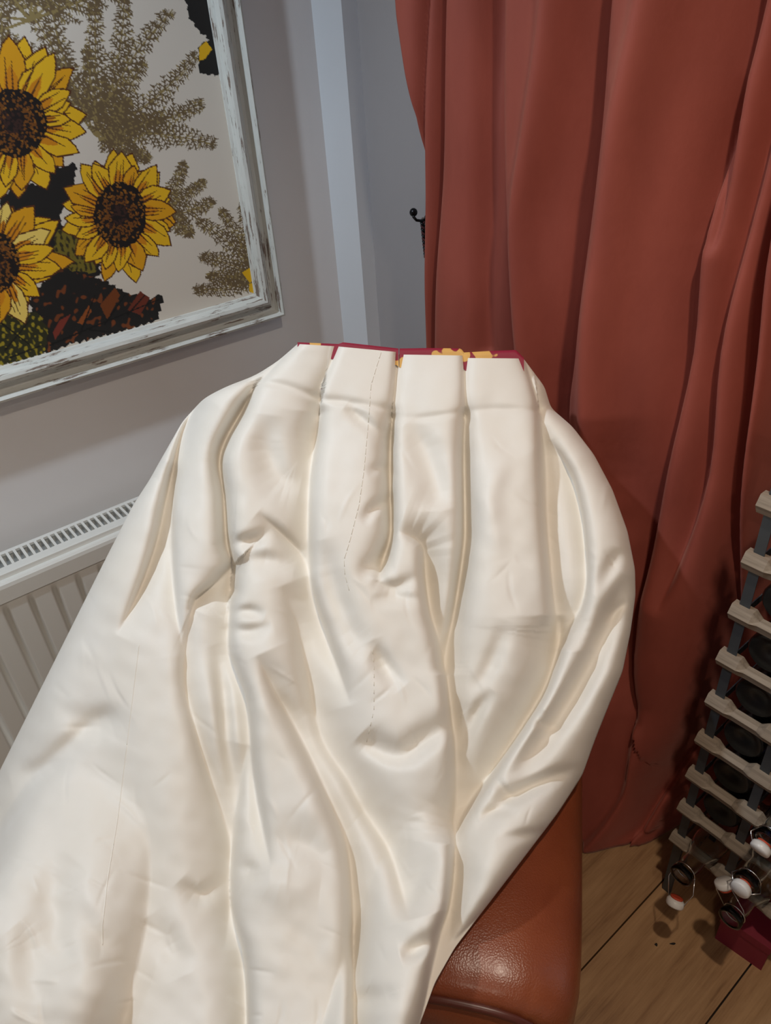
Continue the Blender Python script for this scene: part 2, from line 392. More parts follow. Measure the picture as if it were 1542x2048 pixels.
# ferns behind the flowers
for tip, wd, cu in (((-60, 20), 34, 0.05), ((25, -30), 30, 0.03), ((95, -20), 34, -0.04), ((190, -15), 32, 0.0), ((250, -25), 34, 0.05), ((345, 20), 36, -0.06), ((395, 105), 34, 0.07), ((408, 205), 36, 0.05), ((434, 290), 36, -0.05), ((300, 318), 30, 0.03)):
    fern((190, 270), tip, wd, 17, cu)
for tip, wd, cu in (((170, 90), 26, 0), ((290, 120), 28, 0), ((330, 230), 28, 0), ((260, 200), 26, 0)): fern((200, 280), tip, wd, 11, cu)
for tip, wd, cu in (((428, 400), 26, 0.08), ((385, 470), 24, -0.05), ((370, 322), 20, 0.03), ((410, 360), 20, 0)): fern((322, 430), tip, wd, 10, cu)
for tip, wd, cu in (((392, 440), 28, 0.06), ((400, 512), 26, 0.04), ((388, 580), 24, -0.04), ((440, 415), 24, 0), ((485, 405), 26, 0), ((415, 552), 22, 0)): fern((525, 560), tip, wd, 13, cu)
for tip in ((140, -260), (300, -200), (-200, -150), (-330, 60), (430, -160), (40, -330), (-420, 300), (-330, -330)): fern((60, 40), tip, 46, 22, 0.05)
# dark leaves with toothed edges
def leaf(pts, col, tex=None, tooth=5):
    out = []
    for a, b in zip(pts, pts[1:] + pts[:1]):
        a = np.array(a, float); b = np.array(b, float); d = b - a; L = np.hypot(*d); nrm = np.array([d[1], -d[0]]) / (L + 1e-9); m_ = max(1, int(L / 14))
        for i in range(m_):
            out.append(tuple(a + d * i / m_)); out.append(tuple(a + d * (i + 0.75) / m_ + nrm * tooth * R_.uniform(0.4, 1.2)))
    fill(out, col, tex)
leaf([(40, 470), (55, 395), (90, 345), (150, 328), (146, 385), (118, 430), (128, 480), (90, 500)], DARK)
leaf([(120, 470), (190, 490), (200, 550), (150, 560), (100, 540)], DARK)
leaf([(60, 600), (110, 538), (190, 556), (260, 590), (300, 600), (325, 592), (312, 640), (240, 662), (140, 686), (92, 706)], DARK, speck(0.02, 0.75, lin(120, 62, 26), 5), 6)
fill([(155, 645), (178, 610), (184, 622), (164, 650)], lin(150, 80, 30)); fill([(105, 665), (120, 640), (142, 628), (130, 650), (110, 680)], lin(128, 52, 38)); fill([(200, 610), (230, 575), (240, 590), (215, 640)], lin(120, 62, 22)); fill([(255, 620), (280, 582), (300, 596), (280, 630)], lin(112, 48, 30))
for a, b in (((100, 690), (320, 598)), ((160, 668), (190, 590)), ((210, 648), (250, 590)), ((255, 630), (290, 590)), ((180, 660), (230, 665))): stroke([a, b], lin(14, 12, 12), 0.004, 0.002)
leaf([(-30, 640), (20, 622), (75, 626), (95, 660), (88, 706), (30, 722), (-40, 740)], lin(48, 48, 22), speck(0.013, 0.35, lin(160, 144, 36), 8), 4)
for a, b in (((-5, 640), (60, 690)), ((10, 700), (60, 640)), ((20, 715), (85, 690))): stroke([a, b], lin(22, 22, 12), 0.004, 0.002)
leaf([(372, -25), (410, -60), (450, -30), (440, 30), (425, 78), (400, 62), (378, 30)], DARK, None, 6)
leaf([(400, 92), (425, 78), (445, 92), (440, 148), (412, 148), (398, 140)], DARK, None, 5); fill([(398, 95), (412, 82), (424, 98), (410, 118), (398, 122)], YEL)
fill([(484, 545), (500, 536), (512, 560), (500, 566)], YEL); fill([(498, 568), (520, 560), (520, 590), (500, 584)], YEL)
leaf([(110, 470), (150, 440), (200, 470), (190, 545), (140, 540), (112, 510)], lin(120, 108, 34), speck(0.012, 0.2, lin(52, 46, 22), 4), 4)
leaf([(0, 400), (30, 375), (70, 370), (60, 420), (10, 440)], DARK)
# sunflowers
def flower(c, rx_, ry_, lx, ly, n, seed, pale=0.0):
    r = random.Random(seed); c = np.array(c, float)
    for layer in (0, 1):
        for i in range(n):
            a = 2 * math.pi * (i + 0.5 * layer + r.uniform(-0.25, 0.25)) / n
            u = np.array([math.cos(a), math.sin(a)]); s = np.array([-u[1], u[0]])
            r0 = 0.85 * rx_ * ry_ / math.hypot(ry_ * u[0], rx_ * u[1]); r1 = lx * ly / math.hypot(ly * u[0], lx * u[1]) * r.uniform(0.82, 1.12)
            L = r1 - r0; wd = L * r.uniform(0.19, 0.27) + 5; bend = r.uniform(-0.18, 0.18) * L
            P = lambda k, o: c + u * (r0 + L * k) + s * (o * wd + bend * k * k)
            col = np.array(lin(240, 190, 28)) * (1 - 0.0) if r.random() < 0.65 else np.array(lin(228, 164, 18))
            if pale and r.random() < pale: col = np.array(lin(246, 216, 110))
            sh = [(0, -0.6), (0.3, -0.95), (0.6, -0.9), (0.85, -0.45), (1.0, 0.05), (0.82, 0.5), (0.6, 0.9), (0.3, 0.95), (0, 0.6)]
            pts = [P(k, o * r.uniform(0.85, 1.15)) for k, o in sh]
            fill(pts, tuple(col)); stroke(pts, BRN, 0.0026, 0.0026)
            fill([P(0, -0.5), P(0.28, -0.5), P(0.5, -0.1), P(0.3, 0.3), P(0, 0.5)], ORA)
            for o in (-0.45, 0.0, 0.45):
                if r.random() < 0.85: stroke([P(0.05, o * 0.8), P(r.uniform(0.45, 0.8), o * 0.6 + r.uniform(-0.15, 0.15))], BRN, 0.0034, 0.0012)
    th = [2 * math.pi * k / 40 for k in range(40)]
    fill([c + np.array([rx_ * math.cos(t) * r.uniform(0.95, 1.05), ry_ * math.sin(t) * r.uniform(0.95, 1.05)]) for t in th], lin(26, 17, 14))
    for k in range(420):
        q = math.sqrt(r.random()); t = r.uniform(0, 6.283); p = c + np.array([rx_ * q * math.cos(t), ry_ * q * math.sin(t)])
        col = lin(120, 72, 20) if 0.3 < q < 0.75 and r.random() < 0.75 else (lin(58, 34, 26) if q < 0.5 else (lin(20, 12, 12) if r.random() < 0.6 else lin(150, 96, 24)))
        stroke([p, p + np.array([r.uniform(-3, 3), r.uniform(-3, 3)])], col, 0.004, 0.003)
flower((28, 246), 66, 68, 136, 158, 17, 1)
flower((-12, 525), 50, 62, 145, 120, 16, 2, 0.35)
flower((240, 430), 52, 66, 108, 128, 18, 5)
for c in ((-330, 420), (-260, 60), (-420, 200), (150, -330), (-120, -180)): flower(c, 60, 66, 135, 150, 16, int(abs(c[0])))
# soft ripple in the cloth so that it is not a perfect plane
PC = np.stack([CX + 0.0012 * smooth_noise(GY, GZ, 0.5, 3), GY, GZ], -1) - PO
me = grid_mesh('canvas', PC[:, ::-1])
ca = me.color_attributes.new('print', 'FLOAT_COLOR', 'POINT')
ca.data.foreach_set('color', np.concatenate([IMG, np.ones((nz, ny, 1))], -1)[:, ::-1].reshape(-1).astype(np.float32))
M_canvas = new_mat('printed_cotton', (0.7, 0.68, 0.62, 1), 0.85)
at_ = nd(M_canvas, 'ShaderNodeAttribute', attribute_name='print'); lk(M_canvas, at_.outputs['Color'], bsdf(M_canvas).inputs['Base Color'])
mesh_obj('canvas', me, M_canvas, pic, True)['label'] = 'cream cloth printed with yellow sunflowers, dark leaves and brown ferns'

# ------------------------------------------------------------------ radiator
rad = empty('radiator', (XW, 0, 0)); tag(rad, 'white ribbed panel radiator with slotted top grille on the wall', 'radiator')
RY0, RY1, RZ1, RZ0 = -0.75, 0.58, 0.657, 0.13
bx0, bx1 = 0.045, 0.135      # back and front offset from wall
bm = bmesh.new()
add_box(bm, (bx0, RY0, RZ1 - 0.006), (bx0 + 0.012, RY1, RZ1)); add_box(bm, (bx1 - 0.026, RY0, RZ1 - 0.006), (bx1 - 0.004, RY1, RZ1))
pitch = 0.0157; k = 0
while RY0 + k * pitch < RY1:
    add_box(bm, (bx0 + 0.012, RY0 + k * pitch, RZ1 - 0.006), (bx1 - 0.026, RY0 + k * pitch + 0.0058, RZ1)); k += 1
from_bm('grille', bm, M_enamel, rad)
box('back_panel', (bx0, RY0, RZ0), (bx0 + 0.008, RY1, RZ1 - 0.006), M_enamel, rad)
box('convector', (bx0 + 0.008, RY0 + 0.01, RZ0 + 0.05), (bx1 - 0.03, RY1 - 0.01, RZ1 - 0.035), M_dust, rad)
bm = bmesh.new()   # rounded top lip in front of the grille
pr = [(bx1 - 0.004, RZ1 - 0.006), (bx1 - 0.004, RZ1), (bx1 + 0.001, RZ1 - 0.001), (bx1 + 0.002, RZ1 - 0.007), (bx1 + 0.003, RZ1 - 0.011), (bx1 + 0.012, RZ1 - 0.012), (bx1 + 0.017, RZ1 - 0.016), (bx1 + 0.019, RZ1 - 0.024), (bx1 + 0.019, RZ1 - 0.058), (bx1 + 0.014, RZ1 - 0.06), (bx1 - 0.004, RZ1 - 0.06)]
A = [bm.verts.new((x, RY0, z)) for x, z in pr]; B = [bm.verts.new((x, RY1, z)) for x, z in pr]
for i in range(len(pr)): j = (i + 1) % len(pr); bm.faces.new((A[i], A[j], B[j], B[i]))
bm.faces.new(A[::-1]); bm.faces.new(B)
from_bm('top_rail', bm, M_enamel, rad)
rp = 0.0535; ys = np.arange(RY0, RY1, 0.0025); zz = np.array([RZ0, RZ0 + 0.03, RZ0 + 0.045, RZ1 - 0.085, RZ1 - 0.07, RZ1 - 0.055])
ph = ((ys - 0.022) / rp) % 1.0
dep = np.where(ph < 0.12, 1.0, np.where(ph < 0.2, 1 - (ph - 0.12) / 0.08, np.where(ph > 0.92, (ph - 0.92) / 0.08, 0)))
P = np.empty((len(zz), len(ys), 3))
for i, z in enumerate(zz):
    P[i, :, 0] = bx1 + 0.015 - 0.011 * dep * (1 if 0 < i < 5 and 1 < i < 4 else 0); P[i, :, 1] = ys; P[i, :, 2] = z
mesh_obj('ribbed_panel', grid_mesh('ribbed_panel', P), M_enamel, rad)
box('bottom_rail', (bx1 - 0.004, RY0, RZ0 - 0.012), (bx1 + 0.017, RY1, RZ0 + 0.004), M_enamel, rad, 0.002)
for y in (RY0 + 0.15, RY1 - 0.15): box('wall_bracket', (0.0, y, 0.3), (bx0, y + 0.03, 0.5), M_enamel, rad)

# ------------------------------------------------------------------ armchair
fr = on_z(np.array(1163.0), np.array(2048.0), 0.6); bk = on_z(np.array(1163.0), np.array(1580.0), 0.6)
bdir = Vector((bk[0] - fr[0], bk[1] - fr[1], 0)).normalized(); rdir = Vector((bdir.y, -bdir.x, 0))
CW = 0.86
corg = Vector((fr[0], fr[1], 0)) - rdir * (CW / 2 - 0.008) + bdir * 0.028
chair = empty('armchair', corg, math.atan2(rdir.y, rdir.x)); tag(chair, 'tan brown leather rolled-arm armchair under the ivory skirt', 'armchair')
# local frame: x = right, y = back
def super_loop(cx, cz, hw, hh, n, e=2.6):
    o = []
    for k in range(n):
        t = 2 * math.pi * k / n; c, s = math.cos(t), math.sin(t)
        o.append((cx + hw * math.copysign(abs(c) ** (2 / e), c), cz + hh * math.copysign(abs(s) ** (2 / e), s)))
    return o
def arm(sign):
    n = 72; hw, hh = 0.15, 0.095; cx = sign * (CW / 2 - hw); cz = 0.6 - hh
    bm = bmesh.new(); rings = []
    for y, sc in [(-0.012, 0.60), (-0.018, 0.72), (-0.014, 0.82), (-0.002, 0.895), (0.016, 0.945), (0.04, 0.975), (0.075, 0.992), (0.13, 1.0), (0.3, 1.003), (0.5, 1.0), (0.66, 0.99)]:
        lp = super_loop(cx, cz, hw, hh, n); ring = []
        pleat = max(0, 1 - max(0, y + 0.018) / 0.06)
        for k, (x, z) in enumerate(lp):
            wob = 1 - 0.035 * pleat * (0.5 + 0.5 * math.cos(2 * math.pi * k / n * 17 + 2 * math.sin(k * 1.3))) ** 3
            ring.append(bm.verts.new((cx + (x - cx) * sc * wob, y, cz + (z - cz) * (1 - (1 - sc) * 1.15) * wob)))
        rings.append(ring)
    for A, B in zip(rings, rings[1:]):
        for j in range(n): bm.faces.new((A[j], A[(j + 1) % n], B[(j + 1) % n], B[j]))
    bm.faces.new(rings[0]); bm.faces.new(rings[-1][::-1])
    o = from_bm('arm', bm, M_leather, chair, True)
    bm = bmesh.new(); lp = super_loop(cx, cz, hw * 0.64, hh * 0.60, 40)
    c0 = bm.verts.new((cx, -0.03, cz)); rA = [bm.verts.new((cx + (x - cx) * 0.7, -0.028, cz + (z - cz) * 0.7)) for x, z in lp]; rB = [bm.verts.new((x, -0.018, z)) for x, z in lp]
    for j in range(40):
        bm.faces.new((c0, rA[j], rA[(j + 1) % 40])); bm.faces.new((rA[j], rB[j], rB[(j + 1) % 40], rA[(j + 1) % 40]))
    from_bm('scroll_panel', bm, M_leather, o, True)
    bm = bmesh.new(); add_tube(bm, [(x, -0.019, z) for x, z in super_loop(cx, cz, hw * 0.66, hh * 0.63, 40)], 0.0065, 8, True)
    from_bm('piping', bm, M_piping, o, True)
    cxs = sign * (CW / 2 - 0.145)
    box('arm_side', (cxs - 0.09, 0.0, 0.12), (cxs + 0.11 if sign > 0 else cxs + 0.09, 0.68, cz - 0.03), M_leather, o, 0.012)
arm(1); arm(-1)
box('seat_base', (-CW / 2 + 0.2, 0.02, 0.13), (CW / 2 - 0.2, 0.66, 0.32), M_leather, chair, 0.015)
def cushion(name, lo, hi, puff, parent, m):
    n = 24; bm = bmesh.new(); bmesh.ops.create_cube(bm, size=2.0); bmesh.ops.subdivide_edges(bm, edges=bm.edges, cuts=n // 2, use_grid_fill=True)
    for v in bm.verts:
        x, y, z = v.co; a = (1 - x * x) * (1 - y * y); r_ = lambda t: math.copysign(min(abs(t), 1) ** 1.0, t)
        q = 1 - 0.05 * (abs(x) ** 8 + abs(y) ** 8 + abs(z) ** 8)
        v.co = Vector(((lo[0] + hi[0]) / 2 + (hi[0] - lo[0]) / 2 * x * q, (lo[1] + hi[1]) / 2 + (hi[1] - lo[1]) / 2 * y * q, (lo[2] + hi[2]) / 2 + ((hi[2] - lo[2]) / 2 + puff * a) * z * q))
    return from_bm(name, bm, m, parent, True)
cushion('seat_cushion', (-CW / 2 + 0.205, 0.01, 0.33), (CW / 2 - 0.205, 0.56, 0.44), 0.015, chair, M_leather)
bm = bmesh.new()     # backrest: leaning padded slab with a rolled top
n = 30; secs = []
for i in range(n + 1):
    z = 0.2 + 0.66 * i / n; yc = 0.57 + 0.09 * i / n; th = 0.055 + 0.012 * math.sin(i / n * math.pi) + (0.02 * max(0, (i / n - 0.75) / 0.25))
    if i == n: th *= 0.5
    hw = 0.34 - 0.05 * (i / n) ** 3
    secs.append([bm.verts.new((x, y, z)) for x, y in super_loop(0, yc, hw, th, 40, 4)])
for A, B in zip(secs, secs[1:]):
    for j in range(40): bm.faces.new((A[j], A[(j + 1) % 40], B[(j + 1) % 40], B[j]))
bm.faces.new(secs[0][::-1]); bm.faces.new(secs[-1])
from_bm('backrest', bm, M_leather, chair, True)
for sx in (-1, 1):
    for y in (0.06, 0.6):
        bm = bmesh.new(); add_lathe(bm, [(0.018, 0.0), (0.022, 0.01), (0.02, 0.03), (0.03, 0.075), (0.034, 0.1), (0.03, 0.13)], 16, Matrix.Translation((sx * (CW / 2 - 0.13), y, 0)))
        from_bm('leg', bm, M_leg, chair, True)

# ------------------------------------------------------------------ skirt
LS = [(595, 688), (556, 722), (509, 752), (454, 772), (408, 796), (365, 843), (320, 922), (300, 958), (265, 1012), (200, 1140), (130, 1280), (60, 1420), (0, 1540), (-60, 1680), (-150, 1900), (-205, 2048), (-250, 2200)]
RS = [(1047, 717), (1089, 773), (1102, 816), (1145, 853), (1188, 909), (1225, 979), (1255, 1062), (1270, 1138), (1271, 1190), (1261, 1265), (1245, 1344), (1220, 1405), (1190, 1480), (1165, 1550), (1120, 1620), (1090, 1660), (1010, 1765), (960, 1830), (910, 1895), (870, 1965), (840, 2048), (800, 2200)]
def smooth_pl(pts, y):
    v = pl(pts, y); k = np.hanning(9); k /= k.sum(); n = len(y)
    return np.convolve(np.concatenate([np.full(4, v[0]), v, np.full(4, v[-1])]), k, 'valid')
TOP = [(0, 688), (0.18, 693), (0.44, 704), (0.45, 709), (0.735, 711), (0.74, 716), (1, 717)]
NR, NC = 520, 480
tt = np.linspace(0, 1, NR)[:, None]; uu = np.linspace(0, 1, NC)[None, :]
ytop = np.interp(uu, [p[0] for p in TOP], [p[1] for p in TOP])
PY = ytop + (2180 - ytop) * tt
Lx = pl(LS, PY[:, 0]); Rx = pl(RS, PY[:, -1])
k_ = np.hanning(13); k_ /= k_.sum()
def sm(v): return np.convolve(np.concatenate([2 * v[0] - v[6:0:-1], v, 2 * v[-1] - v[-2:-8:-1]]), k_, 'valid')
Lx = sm(Lx); Rx = sm(Rx)
PX = Lx[:, None] + (Rx - Lx)[:, None] * uu
DC = [(680, 1.225), (830, 1.20), (950, 1.17), (1100, 1.13), (1250, 1.10), (1400, 1.06), (1550, 1.02), (1700, 0.98), (1850, 0.935), (2048, 0.865), (2200, 0.815)]
def smooth_interp(x, pts):
    xs = [p[0] for p in pts]; ys_ = [p[1] for p in pts]
    return sum(np.interp(x + o, xs, ys_) for o in (-60, -30, 0, 30, 60)) / 5
D = smooth_interp(PY, DC)
D += 0.12 * np.clip((620 - PX) / 620, 0, 2) ** 2 * np.clip((PY - 690) / 300, 0, 1)
dR = smooth_interp(PY, [(680, 0.0), (1150, 0.0), (1400, 0.02), (1660, 0.055), (1950, 0.055), (2200, 0.04)])
D += dR * np.clip(1 - (Rx[:, None] - PX) / 260, 0, 1) ** 1.5
# keep the cloth above the arms, seat and back of the chair
def rest_on_chair(D, margin, win, soft):
    for it in range(4):
        q = at_depth(PX, PY, D); rel = q[..., :2] - np.array([corg.x, corg.y])
        lx_ = rel @ np.array([rdir.x, rdir.y]); ly_ = rel @ np.array([bdir.x, bdir.y])
        a = np.abs(lx_); e = np.clip((a - (CW / 2 - 0.15)) / 0.15, -1, 1)
        top = np.where((a > 0.12) & (a < CW / 2 + 0.02), 0.505 + 0.105 * np.clip(1 - np.abs(e) ** 2.6, 0, 1) ** (1 / 2.6), 0.47)
        top = top - 0.5 * np.clip(-0.10 - ly_, 0, 1); top = np.where(ly_ > 0.72, 0.4, top)
        back = (ly_ > 0.46) & (a < 0.38); top = np.where(back, np.maximum(top, 0.60 + 0.29 * np.clip((ly_ - 0.46) / 0.16, 0, 1)), top)
        k = np.hanning(2 * win + 1); k /= k.sum()
        dn = -rays(PX, PY)[..., 2]; lim = (1.6 - top - margin) / np.maximum(dn, 0.05)
        for ax in (0, 1): lim = np.apply_along_axis(lambda v: np.convolve(np.pad(v, win, mode='edge'), k, 'valid'), ax, lim)
        h = np.clip(0.5 + 0.5 * (lim - D) / soft, 0, 1); D = lim * (1 - h) + D * h - soft * h * (1 - h)
    return D
D = rest_on_chair(D, 0.08, 30, 0.03)
# round off towards the silhouettes
eL = (PX - Lx[:, None]); eR = (Rx[:, None] - PX)
band = np.clip((PY - 700) / 120, 0, 1)
D += band * (0.045 * np.exp(-eL / 26) + 0.05 * np.exp(-eR / 28)) + 0.012 * np.exp(-eL / 8) + 0.012 * np.exp(-eR / 8)
S = []
def cr(pts, A, wl, wr, kind='e'):
    if kind == 'e' and A > 0.015:
        A *= 1.15; lo_ = min(wl, wr); wl = wl * 0.72 if wl == lo_ else wl; wr = wr * 0.72 if wr == lo_ else wr
    S.append((pts, A, wl, wr, kind))
# stitched pleat lines of the waist yoke
cr([(591, 690), (552, 730), (509, 775)], 0.007, 9, 6); cr([(676, 690), (660, 732), (643, 775), (639, 827)], 0.009, 14, 5)
cr([(796, 698), (790, 760), (784, 834)], 0.011, 5, 16); cr([(928, 706), (929, 770), (929, 833)], 0.010, 5, 12); cr([(1047, 712), (1065, 770), (1079, 823)], 0.009, 5, 10)
cr([(505, 762), (570, 772), (640, 797), (700, 805), (786, 820, 0.6)], 0.0035, 6, 9, 'g'); cr([(790, 835, 0), (850, 835), (929, 822, 0.6)], 0.002, 7, 7, 'g'); cr([(929, 822, 0.5), (1000, 818), (1080, 822, 0.8)], 0.0016, 7, 7, 'g')
# left panels
cr([(412, 792, 0.2), (378, 837, 0.8), (359, 883), (342, 958), (330, 1010), (312, 1090), (280, 1180, 0.6), (235, 1270, 0)], 0.034, 10, 26)
cr([(352, 925, 0), (346, 975, 0.8), (343, 1073), (349, 1187, 0.8), (365, 1310, 0)], 0.022, 26, 9)
cr([(509, 775, 0.25), (483, 824, 0.8), (452, 880), (440, 925), (448, 990), (454, 1085), (467, 1131), (461, 1180)], 0.055, 12, 11)
cr([(461, 1180), (456, 1290), (470, 1342), (492, 1405), (503, 1520), (516, 1610, 0.8), (542, 1740, 0)], 0.040, 40, 11)
cr([(466, 1131), (432, 1165), (397, 1193), (384, 1216, 0.3)], 0.030, 7, 20)
cr([(390, 1200, 0), (374, 1280, 0.7), (371, 1370), (390, 1450), (411, 1525), (442, 1621), (464, 1690), (464, 1790, 0.6), (450, 1900, 0)], 0.024, 16, 32)
cr([(428, 1290, 0), (446, 1380), (455, 1480), (470, 1570, 0.6), (478, 1640, 0)], 0.018, 16, 14, 'g')
cr([(495, 1490, 0), (478, 1574, 0.7), (463, 1683), (459, 1775), (466, 1840), (487, 1920), (493, 2048), (490, 2180)], 0.042, 38, 11)
# centre panels
cr([(639, 827, 0.5), (630, 883), (621, 942), (616, 1023), (617, 1138), (628, 1203), (650, 1270), (675, 1335, 0.6), (700, 1410, 0)], 0.042, 36, 13)
cr([(515, 1025, 0), (562, 1066, 0.8), (600, 1105), (618, 1150, 0)], 0.020, 22, 12)
cr([(568, 1170, 0), (594, 1253, 0.4), (608, 1310, 0.6), (619, 1366, 0.8), (634, 1439), (654, 1495), (696, 1558), (732, 1625), (780, 1700), (806, 1786, 0.8), (822, 1840, 0)], 0.048, 22, 42)
cr([(516, 1310, 0), (550, 1384, 0.6), (586, 1446), (623, 1519), (659, 1599), (692, 1683), (704, 1775), (708, 1884), (709, 2048), (708, 2180)], 0.044, 15, 40)
cr([(784, 834, 0.4), (781, 900), (781, 974), (782, 1066), (768, 1118), (755, 1160, 0)], 0.046, 13, 10)
cr([(795, 1062, 0), (843, 1088, 0.6), (851, 1151), (861, 1225), (886, 1311), (894, 1355), (904, 1439), (911, 1504), (911, 1629), (909, 1738), (900, 1811), (885, 1862), (868, 1930, 0.8), (850, 2048, 0.7), (825, 2180, 0.7)], 0.050, 9, 32)
# right panels
cr([(929, 833, 0.3), (928, 912, 0.7), (930, 1029), (928, 1095), (911, 1211), (891, 1311), (889, 1350, 0)], 0.058, 11, 14)
cr([(1079, 823, 0.3), (1089, 912), (1094, 1045), (1104, 1161), (1113, 1244), (1112, 1300, 0)], 0.040, 10, 34)
cr([(1120, 1230, 0), (1118, 1285, 0.8), (1090, 1375), (1040, 1460), (985, 1540), (942, 1600), (914, 1645), (906, 1690, 0)], 0.054, 34, 10)
cr([(1100, 880, 0), (1138, 946), (1158, 1012), (1168, 1078), (1172, 1161), (1160, 1218), (1130, 1268, 0.8), (1105, 1340, 0)], 0.026, 26, 9)
cr([(1255, 1150, 0), (1222, 1230, 0.8), (1180, 1330), (1120, 1430), (1070, 1500, 0.8), (1010, 1570, 0)], 0.026, 22, 26, 'g')
cr([(990, 1610, 0), (1040, 1585), (1100, 1555), (1165, 1535, 0)], 0.012, 18, 14, 'g')
cr([(935, 1690, 0), (1010, 1600), (1100, 1560, 0)], 0.014, 24, 20, 'g')
cr([(930, 1400, 0), (980, 1330, 0.6), (1010, 1240, 0)], 0.012, 18, 18, 'g')
cr([(1010, 900, 0), (975, 1000, 0.7), (1000, 1120, 0)], -0.010, 26, 26, 'g')
cr([(920, 1500, 0), (950, 1430), (985, 1380, 0)], 0.012, 14, 14, 'g')
# dents and soft buckles
for p, A, wd in (([(540, 830, 0), (535, 900), (560, 960), (600, 975, 0)], 0.015, 22), ([(455, 1086, 0.4), (500, 1082), (545, 1060, 0)], 0.018, 12), ([(470, 1112, 0), (530, 1120), (590, 1135, 0)], 0.014, 16), ([(462, 1225, 0.5), (500, 1222), (530, 1232, 0)], 0.009, 9), ([(462, 1258, 0.5), (500, 1262), (545, 1250, 0)], 0.009, 10), ([(690, 812, 0), (720, 835), (780, 885, 0)], 0.009, 10), ([(815, 845, 0), (850, 900), (875, 985), (880, 1020, 0)], 0.014, 22), ([(640, 1080, 0), (660, 1150), (700, 1260), (745, 1300, 0)], 0.014, 20), ([(745, 1280, 0), (770, 1330), (805, 1375, 0)], 0.016, 13), ([(905, 1440, 0.6), (850, 1480), (800, 1510), (745, 1490), (720, 1470, 0)], 0.018, 18), ([(775, 1000, 0.8), (745, 1020), (725, 1050, 0)], 0.010, 9), ([(780, 945, 0.8), (760, 935), (735, 950, 0)], 0.007, 8), ([(765, 1120, 0.8), (740, 1135), (720, 1165, 0)], 0.012, 12), ([(760, 1165, 0.6), (790, 1175), (840, 1150, 0)], 0.012, 11), ([(740, 1200, 0), (790, 1195), (850, 1200, 0)], 0.008, 10), ([(690, 1790, 0), (620, 1690), (540, 1680, 0)], 0.010, 26), ([(500, 1740, 0), (560, 1770), (640, 1780, 0)], -0.010, 30), ([(880, 1870, 0.6), (830, 1900), (800, 1910, 0)], 0.014, 14), ([(870, 1700, 0), (830, 1770), (800, 1840, 0)], 0.010, 16), ([(770, 1990, 0.5), (730, 2000), (710, 1980, 0)], 0.012, 16), ([(150, 1720, 0), (110, 1780), (120, 1880), (140, 1930, 0)], 0.009, 26), ([(140, 1780, 0), (180, 1860), (230, 1920), (260, 2040, 0)], 0.008, 22), ([(300, 1830, 0), (340, 1890), (370, 1950, 0)], 0.009, 22), ([(20, 1560, 0), (80, 1540), (160, 1470), (230, 1420, 0)], 0.012, 18), ([(110, 1420, 0), (200, 1440), (260, 1420, 0)], 0.010, 22), ([(30, 1850, 0), (60, 1900), (60, 2030, 0)], 0.008, 24), ([(360, 1760, 0), (400, 1790), (450, 1750, 0)], 0.012, 14), ([(470, 1720, 0), (500, 1740), (540, 1745, 0)], 0.010, 14), ([(1240, 1095, 0), (1225, 1130), (1190, 1190, 0)], 0.010, 12), ([(1255, 1200, 0), (1230, 1225), (1215, 1250, 0)], 0.006, 6), ([(1130, 1460, 0), (1080, 1445), (1090, 1420, 0)], 0.008, 9), ([(985, 1545, 0), (1010, 1580), (1030, 1600, 0)], 0.008, 8), ([(960, 1640, 0), (990, 1620), (1040, 1625, 0)], 0.007, 8), ([(990, 1680, 0), (1050, 1670), (1095, 1665, 0.7)], 0.007, 10)):
    cr(p, A * 0.85, wd * 1.45, wd * 1.2, 'g')
r = random.Random(21)
for k in range(150):     # fine crumples
    x = r.uniform(0, 1240); y = r.uniform(860, 2100); a = r.gauss(1.1, 0.7); L = r.uniform(40, 120); bx = r.uniform(-10, 10)
    cr([(x, y, 0), (x + math.cos(a) * L / 2 + bx, y + math.sin(a) * L / 2, 1), (x + math.cos(a) * L, y + math.sin(a) * L, 0)], r.choice((-1, 1, 1)) * r.uniform(0.0004, 0.0011), r.uniform(3, 7), r.uniform(3, 7), 'g')
Hs = crease_field(PX, PY, S)
Hs = 0.10 * np.tanh(1.6 * Hs / 0.10)
D += Hs + 0.003 * smooth_noise(PX, PY * 0.6, 190, 4) * band + 0.0005 * smooth_noise(PX, PY, 70, 9) * band
D = rest_on_chair(D, 0.008, 6, 0.006)
P = at_depth(PX, PY, D)
# the hidden sides turn under and fall towards the chair; the hem drops in front of the seat
cdir = np.array([axis(2).x, axis(2).y, 0]); cdir /= np.linalg.norm(cdir)
def tuck(edge, sgn):
    o = []; side = np.array([rdir.x, rdir.y, 0]) * sgn
    for k in range(1, 9):
        q = edge + cdir * 0.016 * k - side * 0.0015 * k * k * 0.5; q[:, 2] -= 0.006 * k * k; o.append(q)
    return o
Lc = tuck(P[:, 0], -1); Rc = tuck(P[:, -1], 1)
P = np.stack(Lc[::-1] + [P[:, j] for j in range(NC)] + Rc, 1)
last = P[-1]; ext = []
for k in range(1, 13):
    q = last.copy(); q[:, :2] -= (np.array([bdir.x, bdir.y]) * 0.012 * min(k, 5)); q[:, 2] = last[:, 2] - 0.0028 * k * k; ext.append(q)
P = np.concatenate([P, np.stack(ext)], 0)
P[..., 2] = np.maximum(P[..., 2], 0.02)
skirt_o = np.array([corg.x, corg.y, 0.62])
skirt = empty('pleated_skirt', skirt_o); tag(skirt, 'long ivory satin pleated skirt draped over the leather armchair', 'skirt')
me = grid_mesh('skirt_body', P - skirt_o)
mesh_obj('skirt_body', me, M_satin, skirt, True)
